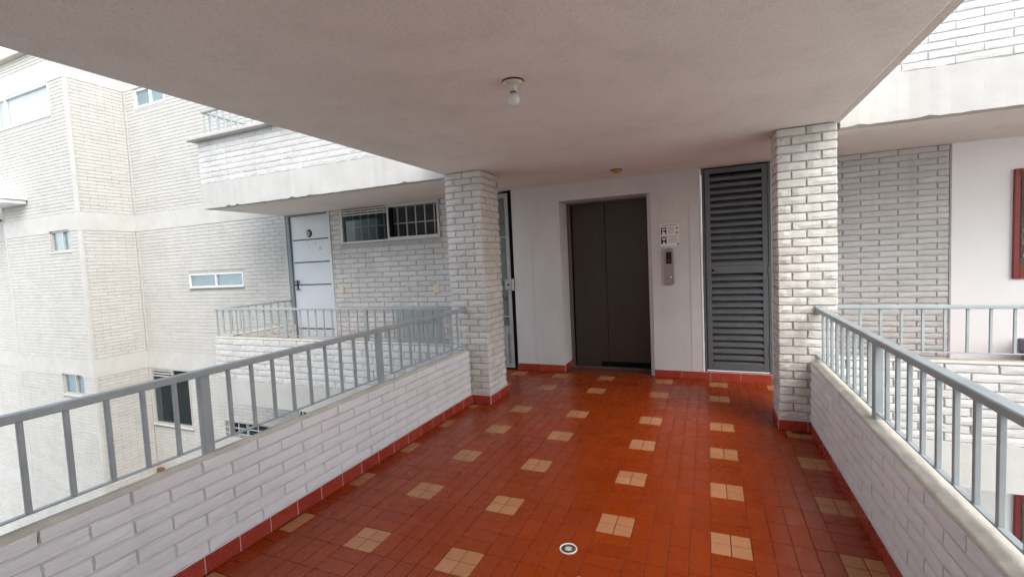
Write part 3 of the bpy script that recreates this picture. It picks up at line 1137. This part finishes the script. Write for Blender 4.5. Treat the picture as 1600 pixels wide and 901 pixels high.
box('roof_edge', 'cap', t, XE, XA - .2, YN - .10, YN + .30, 5.9, 5.995, .01)
window(t, *wa, YN + .0, [.17], 'alu_white', 'glass_clear', .03, back='plaster_white', sill=False)
window(t, *wb, YN + .03, [.56], 'alu', 'glass_blue', .03)
window(t, *wc, YN + .03, [.56], 'alu', 'glass_blue', .03)

# the wall that steps back at the very edge of the picture
t = thing('brick_facade', (-15.5, 5.1, GROUND), 'strip of plain brick facade at the outermost left edge, stepped back behind the corner', 'facade', GRP_W)
box('wall_core', 'mortar_far', t, -18, XE + .2, 5.1075, 5.4, GROUND, 5.9)
fc = []
for a, b in brick_zones(GROUND, 5.9):
    fc += layout(-17.9, XE + .2, a, b, .262, .066, .006, off=.05, vj=.003)
lay_bricks(t, [('-y', 5.10, fc)], 'brick_far', .0085, .0016, 300, 34)
for a, b in BANDS:
    box('band', 'band', t, -18, XE + .2, 5.094, 5.112, a, b)
box('roof_edge', 'cap', t, -18, XE, 5.0, 5.4, 5.9, 5.99, .01)

# small gabled canopy
t = thing('canopy', (-13.7, YN, 3.08), 'pale blue gabled canopy corner jutting in at the left edge', 'canopy')
mb = MB()
y0, y1 = YN - .35, YN - .008
mb.prism([(-14.75, 3.16), (-12.62, 3.16), (-13.7, 3.52)], y0 + .03, y1)
mb.build('gable_panel', 'canopy', t)
mb = MB()
mb.prism([(-12.55, 3.16), (-12.55, 3.20), (-13.70, 3.585), (-13.70, 3.525), (-12.72, 3.19)], y0 - .05, y1)
mb.build('roof_sheet', 'white', t)
mb = MB()
mb.prism([(-14.85, 3.16), (-14.85, 3.20), (-13.701, 3.585), (-13.701, 3.525), (-14.68, 3.19)], y0 - .05, y1)
mb.build('roof_sheet', 'white', t)
box('gutter', 'white', t, -14.8, -12.60, y0, y1, 3.085, 3.158, .01)
box('drain_spout', 'louvre', t, -14.3, -13.62, YN - .10, YN - .02, 2.80, 2.86, .02)


# ------------------------------------------------------------------ balconies
def balcony(x0, x1, zf, side, label, course, L=.31, cap_over=0.0, end=True, coping=True, seed=1, grp='balconies of the corridor floors'):
    """zf: floor level. slab band, brick parapet in front (and at the free end), coping"""
    t = thing('balcony', ((x0 + x1) / 2, YB, zf), label, 'balcony', grp)
    zb0, zb1 = zf - .37, zf - .025
    top = zf + HP
    rg = random.Random(seed * 3)
    n = int((x1 - x0) / .06)
    vs, fs = [], []
    lo = hi = 0
    for i in range(n + 1):
        x = x0 + (x1 - x0) * i / n
        chip = rg.choice((.006, .012, .018)) if rg.random() < .07 else 0
        hi = rg.uniform(-.004, .010)
        lo = rg.uniform(-.002, .003) + chip
        yy = YB - .004 + rg.uniform(-.002, .002)
        vs += [(x, YB + .012, zb1 + hi + .004), (x, yy, zb1 + hi), (x, yy + .001, (zb0 + zb1) / 2), (x, yy, zb0 + lo), (x, YB + .018 + chip, zb0 + lo * .3 - .0005), (x, YB + .10, zb0)]
    for i in range(n):
        for k in range(5):
            fs.append((i * 6 + k, i * 6 + k + 1, (i + 1) * 6 + k + 1, (i + 1) * 6 + k))
    mb = MB()
    mb.add(vs, fs)
    mb.box(x0 + .001, x1 - .001, YB + .020, YB + .0995, zb0 + .003, zb1 - .006)
    mb.add([vs[0], vs[1], vs[2], vs[3], vs[4], vs[5]], [(0, 1, 2, 3, 4, 5)])
    mb.build('slab_band', 'band', t)
    mb = MB()
    mb.box(x0 + .012, x1 - (.012 if side > 0 else 0), YB + (.012 if zf < 1 else .006), YB + .12, zb1 + .002, top - .03)
    if end:
        if side < 0: mb.box(x0 + .012, x0 + .12, YB + .121, YW - .03, zb1 + .002, top - .03)
    mb.build('parapet_core', 'mortar' if zf < 1 and side > 0 else 'mortar_light', t)
    r = layout(x0 + .002, x1 - .002, zb1 + .004, top - .006, L, course, .0065 if zf < 1 else .0055, off=.07, vj=.006 if zf < 1 else .0028)
    faces = [('-y', YB, r)]
    if end and side < 0:
        e = layout(YB + .004, YW - .03, zb1 + .004, top - .006, L, course, .008, off=.2)
        faces += [('-x', x0, e), ('+x', x0 + .132, layout(YB + .14, YW - .03, zf + .02, top - .006, L, course, .008, off=.2))]
    lay_bricks(t, faces, 'brick', .013 if zf < 1 else .007, .003, 300, seed)
    if coping:
        o = cap_over
        mb = MB()
        mb.box(x0 - o, x1, YB - o, YB + .125 + .001, top - .005, top + (.045 if o else .012), .008)
        if end and side < 0:
            mb.box(x0 - o, x0 + .134, YB + .127, YW - .03, top - .005, top + (.045 if o else .012), .008)
        mb.build('coping', 'cap' if not o else 'band', t)
    return t


def slab(name, x0, x1, z0, z1):
    o = box(name, 'ceiling', None, x0, x1, YB + .101, YW - .008, z0, z1)
    o['kind'] = 'structure'
    return o


balcony(-6.63, -2.556, 0, -1, 'brick balcony with cream band on our level, before the white door', .088, seed=41)
balcony(-6.63, -2.61, ST, -1, 'upper left brick balcony with an overhanging ledge, seen from below', .078, cap_over=.10, seed=42)
balcony(.93, 6.0, 0, 1, 'brick balcony on our level at the right edge, in front of the white wall', .069, seed=43)
balcony(.972, 6.0, ST - .02, 1, 'upper right brick balcony above the white wall, with a broad cream band', .058, seed=44)
box('balcony_ceiling', 'ceiling', None, -6.625, -2.562, YB + .1015, YW + .2, 2.432, 2.75)['kind'] = 'structure'
box('balcony_ceiling', 'ceiling', None, .932, 6.0, YB + .1015, YW + .2, 2.414, 2.75)['kind'] = 'structure'
box('corridor_floor', 'ceiling', None, -6.5, -2.56, YB + .125, YW - .01, -.37, -.305)['kind'] = 'structure'
box('corridor_floor', 'ceiling', None, .95, 6.0, YB + .125, YW - .01, -.37, -.305)['kind'] = 'structure'

# balcony railings
t = thing('railing', (-4.6, YB, HP), 'thin grey railing on the left balcony before the white door', 'railing', 'railings of the balconies')
px = [-6.60 + 1.365 * k for k in range(0, 3)]
bars = [x for k in range(1, 30) for x in [-6.60 + .1365 * k] if k % 10 and x < -2.60]
rail_pts(t, 'x', YB + .05, -6.63, -2.58, px[1:], bars, .632, 1.005, HP, 'rail_far', .016, .045, .045, .03)
rail_pts(t, 'y', -6.60, YB + .076, YW - .01, [], [YB + .137 * k for k in range(1, 10)], .64, 1.005, HP, 'rail_far', .016, .045, .045, .03)
box('end_baluster', 'rail_far', t, -6.612, -6.588, YB + .04, YB + .06, HP, .976, .002)

t = thing('railing', (-4.6, YB, ST + HP), 'railing on the upper left balcony ledge, half hidden by the ceiling edge', 'railing', 'railings of the balconies')
zz = ST
px = [-6.52 + 1.365 * k for k in range(0, 3)]
bars = [x for k in range(1, 30) for x in [-6.52 + .1365 * k] if k % 10 and x < -2.65]
rail_pts(t, 'x', YB + .05, -6.56, -2.62, px, bars, zz + HP + .05, zz + 1.0, zz + HP + .04, 'rail_far', .016, .02, .045, .03)
rail_pts(t, 'y', -6.53, YB + .076, YW - .01, [], [YB + .137 * k for k in range(1, 10)], zz + HP + .05, zz + 1.0, zz + HP + .04, 'rail_far', .016, .045, .045, .03)

t = thing('railing', (3.2, YB, HP), 'grey railing on the right balcony before the white wall with the red picture', 'railing', 'railings of the balconies')
bars = [1.112 + .1315 * k for k in range(0, 37)]
rail_pts(t, 'x', YB + .05, .935, 5.98, [], bars, .648, 1.012, HP, 'rail', .017, .045, .045, .028)
box('end_post', 'rail', t, 5.93, 5.97, YB + .03, YB + .07, HP, .99, .003)

# ------------------------------------------------------------------ corridor wall left of the gate
t = thing('brick_wall', (-4.6, YW, 0), 'grey white brick wall between the white door and the left column', 'wall')
bx0, bx1 = -5.622, -3.362
hole = (-5.415, -3.562, 1.882, 2.50)
mb = MB()
holed(mb, bx0, bx1, 0, 2.431, [hole], YW + .013, YW + .25)
mb.build('wall_core', 'mortar', t)
fc = layout(bx0, bx1, .0, 2.431, .315, .0785, .008, [(hole[0] - .005, hole[1] + .005, hole[2] - .01, hole[3])], off=.2)
lay_bricks(t, [('-y', YW, fc)], 'brick', .014, .003, 300, 51)
# barred window under the soffit
wx0, wx1, wz0, wz1 = -5.415, -3.562, 1.885, 2.430
mid = -4.47
mb = MB()
mb.box(wx0, wx0 + .05, YW - .008, YW + .09, wz0, wz1)
mb.box(wx0 + .05, mid, YW - .006, YW + .08, wz0, wz0 + .028)
mb.box(mid - .015, mid + .015, YW - .010, YW + .08, wz0 + .001, wz1)
mb.box(mid + .016, wx1, YW - .007, YW + .08, wz0, wz0 + .05)
mb.box(mid + .016, wx1, YW - .007, YW + .08, wz1 - .045, wz1)
mb.box(wx1 - .035, wx1, YW - .009, YW + .08, wz0 + .051, wz1 - .046)
wf = mb.build('window', 'alu', t)
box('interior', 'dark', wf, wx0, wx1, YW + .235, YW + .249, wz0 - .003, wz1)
box('shade_side', 'dark', wf, wx0 + .001, wx0 + .012, YW + .085, YW + .234, wz0, wz1)  # dark panels paint the room's shade over the sunlit reveal
box('shade_bottom', 'dark', wf, wx0 + .013, wx1 - .001, YW + .122, YW + .234, wz0 - .002, wz0 + .012)
box('pane', 'glass', wf, wx0 + .05, mid - .016, YW + .03, YW + .034, wz0 + .029, 2.312)
for k in range(3):
    z = 2.318 + k * .038
    box('vent_slat', 'alu', wf, wx0 + .05, mid - .016, YW - .004, YW + .02, z, z + .021, .003)
box('glazing_edge', 'black', wf, mid + .017, mid + .065, YW + .0, YW + .05, wz0 + .051, wz1 - .046)
for k in range(6):
    x = wx0 + .18 + k * .152
    if x < mid - .03: box('bar', 'bar', wf, x, x + .016, YW + .09, YW + .106, wz0 + .01, wz1 - .02)
for k in range(5):
    x = mid + .10 + k * .165
    box('bar', 'bar', wf, x, x + .016, YW + .09, YW + .106, wz0 + .01, wz1 - .02)
box('bar', 'bar', wf, wx0 + .05, wx1 - .03, YW + .107, YW + .12, 2.135, 2.151)

# white door with its frame
t = thing('panel_door', (-6.12, YW, 0), 'pale blue white apartment door with dark groove strips and a round number plate', 'door')
box('jamb', 'band', t, -6.638, -6.605, YW - .012, YW + .10, 0, 2.43, .003)
box('jamb', 'door_frame', t, -6.604, -6.535, YW - .002, YW + .10, 0, 2.43, .003)
box('jamb', 'door', t, -5.672, -5.624, YW - .012, YW + .10, 0, 2.43, .003)
box('head', 'door_frame', t, -6.534, -5.673, YW - .004, YW + .10, 2.405, 2.43, .002)
lf = box('door_leaf', 'door', t, -6.530, -5.676, YW + .03, YW + .075, .015, 2.402, .003)
for z in (2.005, 1.628, 1.250, .505):
    box('groove_strip', 'strip', lf, -6.500, -5.705, YW + .025, YW + .0305, z - .010, z + .010, .0015)
MB().lathe(-6.12, 2.105, [(.0, YW + .02), (.060, YW + .02), (.066, YW + .026), (.066, YW + .031)], 28, 'y').build('number_plate', 'strip', lf)
MB().lathe(-6.135, 2.10, [(.0, YW + .016), (.042, YW + .016), (.042, YW + .0205)], 24, 'y').build('plate_face', 'alu', lf)
box('number', 'strip', lf, -6.158, -6.115, YW + .0145, YW + .0162, 2.095, 2.107)
h = MB()
h.box(-6.462, -6.440, YW + .005, YW + .0305, 1.165, 1.335, .004)
h.box(-6.455, -6.345, YW - .035, YW - .018, 1.295, 1.318, .005)
h.box(-6.458, -6.442, YW - .034, YW + .010, 1.297, 1.316, .003)
h.box(-6.455, -6.355, YW - .025, YW - .010, 1.170, 1.186, .004)
h.build('handle', 'strip', lf)
MB().lathe(-6.502, 1.252, [(0, YW + .018), (.016, YW + .018), (.018, YW + .03)], 14, 'y').build('keyhole', 'strip', lf)
for x, z, r in ((-5.99, 1.93, .013), (-6.14, 1.865, .010), (-5.90, 1.845, .020)):
    MB().lathe(x, z, [(0, YW + .0275), (r, YW + .0275), (r, YW + .0302)], 12, 'y').build('sticker', 'alu', lf)

# ivory switch plates
for x, z, lab in ((-5.470, 1.155, 'ivory doorbell plate on the brick wall beside the white door'), (-3.675, 1.135, 'ivory doorbell plate on the brick wall beside the left column')):
    t = thing('doorbell', (x, YW, z), lab, 'doorbell', 'ivory doorbell plates')
    pl = box('plate', 'ivory', t, x - .042, x + .042, YW - .016, YW + .004, z - .058, z + .058, .004)
    box('button', 'porcelain', t, x - .016, x + .016, YW - .022, YW - .015, z - .022, z + .022, .003)

# grey cabinet
t = thing('utility_cabinet', (-4.02, YW, .3), 'flat grey metal utility cabinet in the brick wall behind the balcony railing', 'cabinet')
box('cabinet_frame', 'gate', t, -4.43, -3.60, YW - .012, YW + .012, .22, .88, .004)
box('cabinet_door', 'rail_far', t, -4.40, -3.63, YW - .024, YW - .012, .625, .862, .003)
box('cabinet_door', 'gate', t, -4.40, -3.63, YW - .024, YW - .012, .245, .600, .003)

# wall below our corridor on the left (lower storey)
t = thing('brick_wall', (-4.6, YW, GROUND), 'brick wall of the lower left storey with a dark barred vent, seen under the balcony', 'wall')
hole = (-6.62, -5.70, -1.45, -.85)
mb = MB()
holed(mb, XD + .002, -2.0, GROUND, -.38, [hole], YW + .0075, YW + .25)
mb.build('wall_core', 'mortar_far', t)
fc = layout(XD, -2.0, -2.8, -.385, .262, .066, .006, [hole], off=.12)
lay_bricks(t, [('-y', YW, fc)], 'brick_far', .0085, .0016, 300, 61)
mb = MB()
mb.box(hole[0], hole[0] + .03, YW - .006, YW + .05, hole[2], hole[3])
mb.box(hole[1] - .03, hole[1], YW - .006, YW + .05, hole[2], hole[3])
mb.box(hole[0] + .03, hole[1] - .03, YW - .006, YW + .05, hole[3] - .03, hole[3])
mb.box(hole[0] + .03, hole[1] - .03, YW - .006, YW + .05, hole[2], hole[2] + .03)
vf = mb.build('vent', 'alu', t)
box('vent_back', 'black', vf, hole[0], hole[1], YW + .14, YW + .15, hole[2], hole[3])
for k in range(10):
    x = hole[0] + .07 + k * .086
    box('vent_bar', 'alu', vf, x, x + .03, YW + .0, YW + .02, hole[2] + .03, hole[3] - .03)

# ------------------------------------------------------------------ right corridor wall
t = thing('brick_wall', (1.72, YW, 0), 'grey brick panel between the right column and the white wall', 'wall')
box('wall_core', 'mortar_light', t, .66, 2.150, YW + .013, YW + .25, 0, 2.413)
fc = layout(.66, 2.150, 0, 2.413, .307, .0593, .006, off=.17)
lay_bricks(t, [('-y', YW, fc)], 'brick', .014, .003, 300, 71)
box('edge_strip', 'mortar', t, 2.150, 2.163, YW - .002, YW + .25, 0, 2.413)
t = thing('plaster_wall', (4.0, YW, 0), 'bright white plaster wall behind the right balcony', 'wall')
box('wall_face', 'plaster_white', t, 2.164, 6.0, YW - .004, YW + .25, 0, 2.413)
t = thing('plaster_wall', (3.5, YW, GROUND), 'white plaster wall of the storey below, glimpsed through the right railing', 'wall')
box('wall_face', 'plaster_white', t, .93, 6.0, YW - .004, YW + .25, GROUND, -.305)


def picture(z0, z1, label, x0=2.600, y=YW - .004):
    x1 = x0 + .80
    t = thing('framed_picture', ((x0 + x1) / 2, y, z0), label, 'picture', 'red framed pictures on white walls')
    mb = MB()
    fw = .04
    mb.box(x0, x0 + fw, y - .03, y, z0, z1, .004)
    mb.box(x1 - fw, x1, y - .03, y, z0, z1, .004)
    mb.box(x0 + fw, x1 - fw, y - .029, y, z1 - fw, z1, .004)
    mb.box(x0 + fw, x1 - fw, y - .029, y, z0, z0 + fw, .004)
    mb.build('frame', 'red_frame', t)
    mt_ = box('mount', 'brown_mat', t, x0 + fw, x1 - fw, y - .016, y - .001, z0 + fw, z1 - fw)
    ca = box('canvas', 'sil_dark', t, x0 + fw + .012, x1 - fw - .02, y - .020, y - .0155, z0 + .12, z1 - .08)
    rng = random.Random(9)
    mb = MB()
    for k in range(14):
        a = x0 + fw + .004 + (rng.uniform(0, .03) if k % 2 else rng.uniform(0, .5))
        c = z0 + .14 + rng.uniform(0, max(.02, (z1 - z0) - .36))
        mb.lathe(a + .03, c + .05, [(0, y - .0215 - k * .0001), (rng.uniform(.015, .05), y - .0215 - k * .0001), (.012, y - .0195)], 9, 'y')
    mb.build('painted_shape', 'sil_light', t)
    return t


picture(1.112, 2.118, 'dark red framed picture on the bright white wall at the right edge')
picture(-1.95, -.946, 'dark red framed picture on the lower storey wall, seen through the right railing', 2.645)

t = thing('planter', (2.80, YW - .2, 0), 'square grey violet planter at the right edge, by the white wall', 'planter')
mb = MB()
mb.add([(2.72, YW - .32, 0), (3.03, YW - .32, 0), (3.03, YW - .02, 0), (2.72, YW - .02, 0), (2.672, YW - .36, .44), (3.08, YW - .36, .44), (3.08, YW - .01, .44), (2.672, YW - .01, .44)],
       [(0, 3, 2, 1), (0, 1, 5, 4), (1, 2, 6, 5), (2, 3, 7, 6), (3, 0, 4, 7), (4, 5, 6, 7)])
mb.build('pot', 'planter', t)
mb = MB()
mb.box(2.655, 3.095, YW - .375, YW - .345, .44, .555, .005)
mb.box(2.655, 3.095, YW - .036, YW - .006, .44, .555, .005)
mb.box(2.655, 2.685, YW - .344, YW - .037, .44, .555, .005)
mb.box(3.065, 3.095, YW - .344, YW - .037, .44, .555, .005)
mb.build('rim', 'planter', t)
box('soil', 'brown', t, 2.687, 3.063, YW - .343, YW - .038, .442, .505)

# ------------------------------------------------------------------ ceiling fittings, drain
bx, by = -.929, 2.312
t = thing('ceiling_lamp', (bx, by, ZC), 'bare frosted bulb in a cream porcelain holder under the walkway ceiling', 'lamp')
MB().lathe(bx, by, [(.0, ZC + .001), (.058, ZC + .001), (.058, ZC - .004), (.054, ZC - .008)], 32).build('back_plate', 'strip', t)
MB().lathe(bx, by, [(.0, ZC - .006), (.054, ZC - .006), (.055, ZC - .013), (.044, ZC - .022), (.028, ZC - .028), (.021, ZC - .040), (.019, ZC - .056), (.0, ZC - .056)], 32).build('lampholder', 'porcelain', t)
MB().lathe(bx, by, [(.0, ZC - .055), (.0165, ZC - .055), (.0165, ZC - .060), (.0, ZC - .060)], 24).build('contact_ring', 'strip', t)
prof = [(.0, ZC - .0605), (.0145, ZC - .0605), (.015, ZC - .076)]
for k in range(0, 13):
    a = R(26 + k * 12.8)
    prof.append((max(.0004, .0345 * math.sin(a)), ZC - .0965 + .0345 * math.cos(a)))
MB().lathe(bx, by, prof, 28).build('bulb', 'bulb', t)

t = thing('ceiling_fitting', (-.914, 5.219, 2.443), 'small round amber fitting on the corridor ceiling before the elevator', 'ceiling fitting')
MB().lathe(-.914, 5.219, [(.0, 2.4445), (.062, 2.4445), (.062, 2.435), (.054, 2.430), (.0, 2.430)], 28).build('base_ring', 'bronze_frame', t)
MB().lathe(-.905, 5.205, [(.0, 2.4305), (.046, 2.4305), (.046, 2.418), (.030, 2.404), (.0, 2.401)], 28).build('dome', 'amber', t)

t = thing('floor_drain', (-.693, 2.201, 0), 'round metal floor drain set in the red tiles', 'drain')
dx, dy = -.693, 2.201
MB().lathe(dx, dy, [(.0385, .0005), (.046, .0005), (.045, .005), (.039, .005), (.0385, .0005)], 36).build('rim', 'white', t)
MB().lathe(dx, dy, [(.0, .0012), (.0386, .0012), (.0386, .0016), (.0, .0016)], 30).build('grating', 'bronze_frame', t)
MB().lathe(dx, dy, [(.0, .001), (.017, .001), (.017, .0055), (.012, .007), (.0, .007)], 24).build('plug', 'porcelain', t)
for k in range(10):
    a = 2 * math.pi * k / 10
    x, y = dx + .028 * math.cos(a), dy + .028 * math.sin(a)
    MB().lathe(x, y, [(.0, .0015), (.004, .0015), (.004, .0021), (.0, .0021)], 8).build('drain_hole', 'black', t)
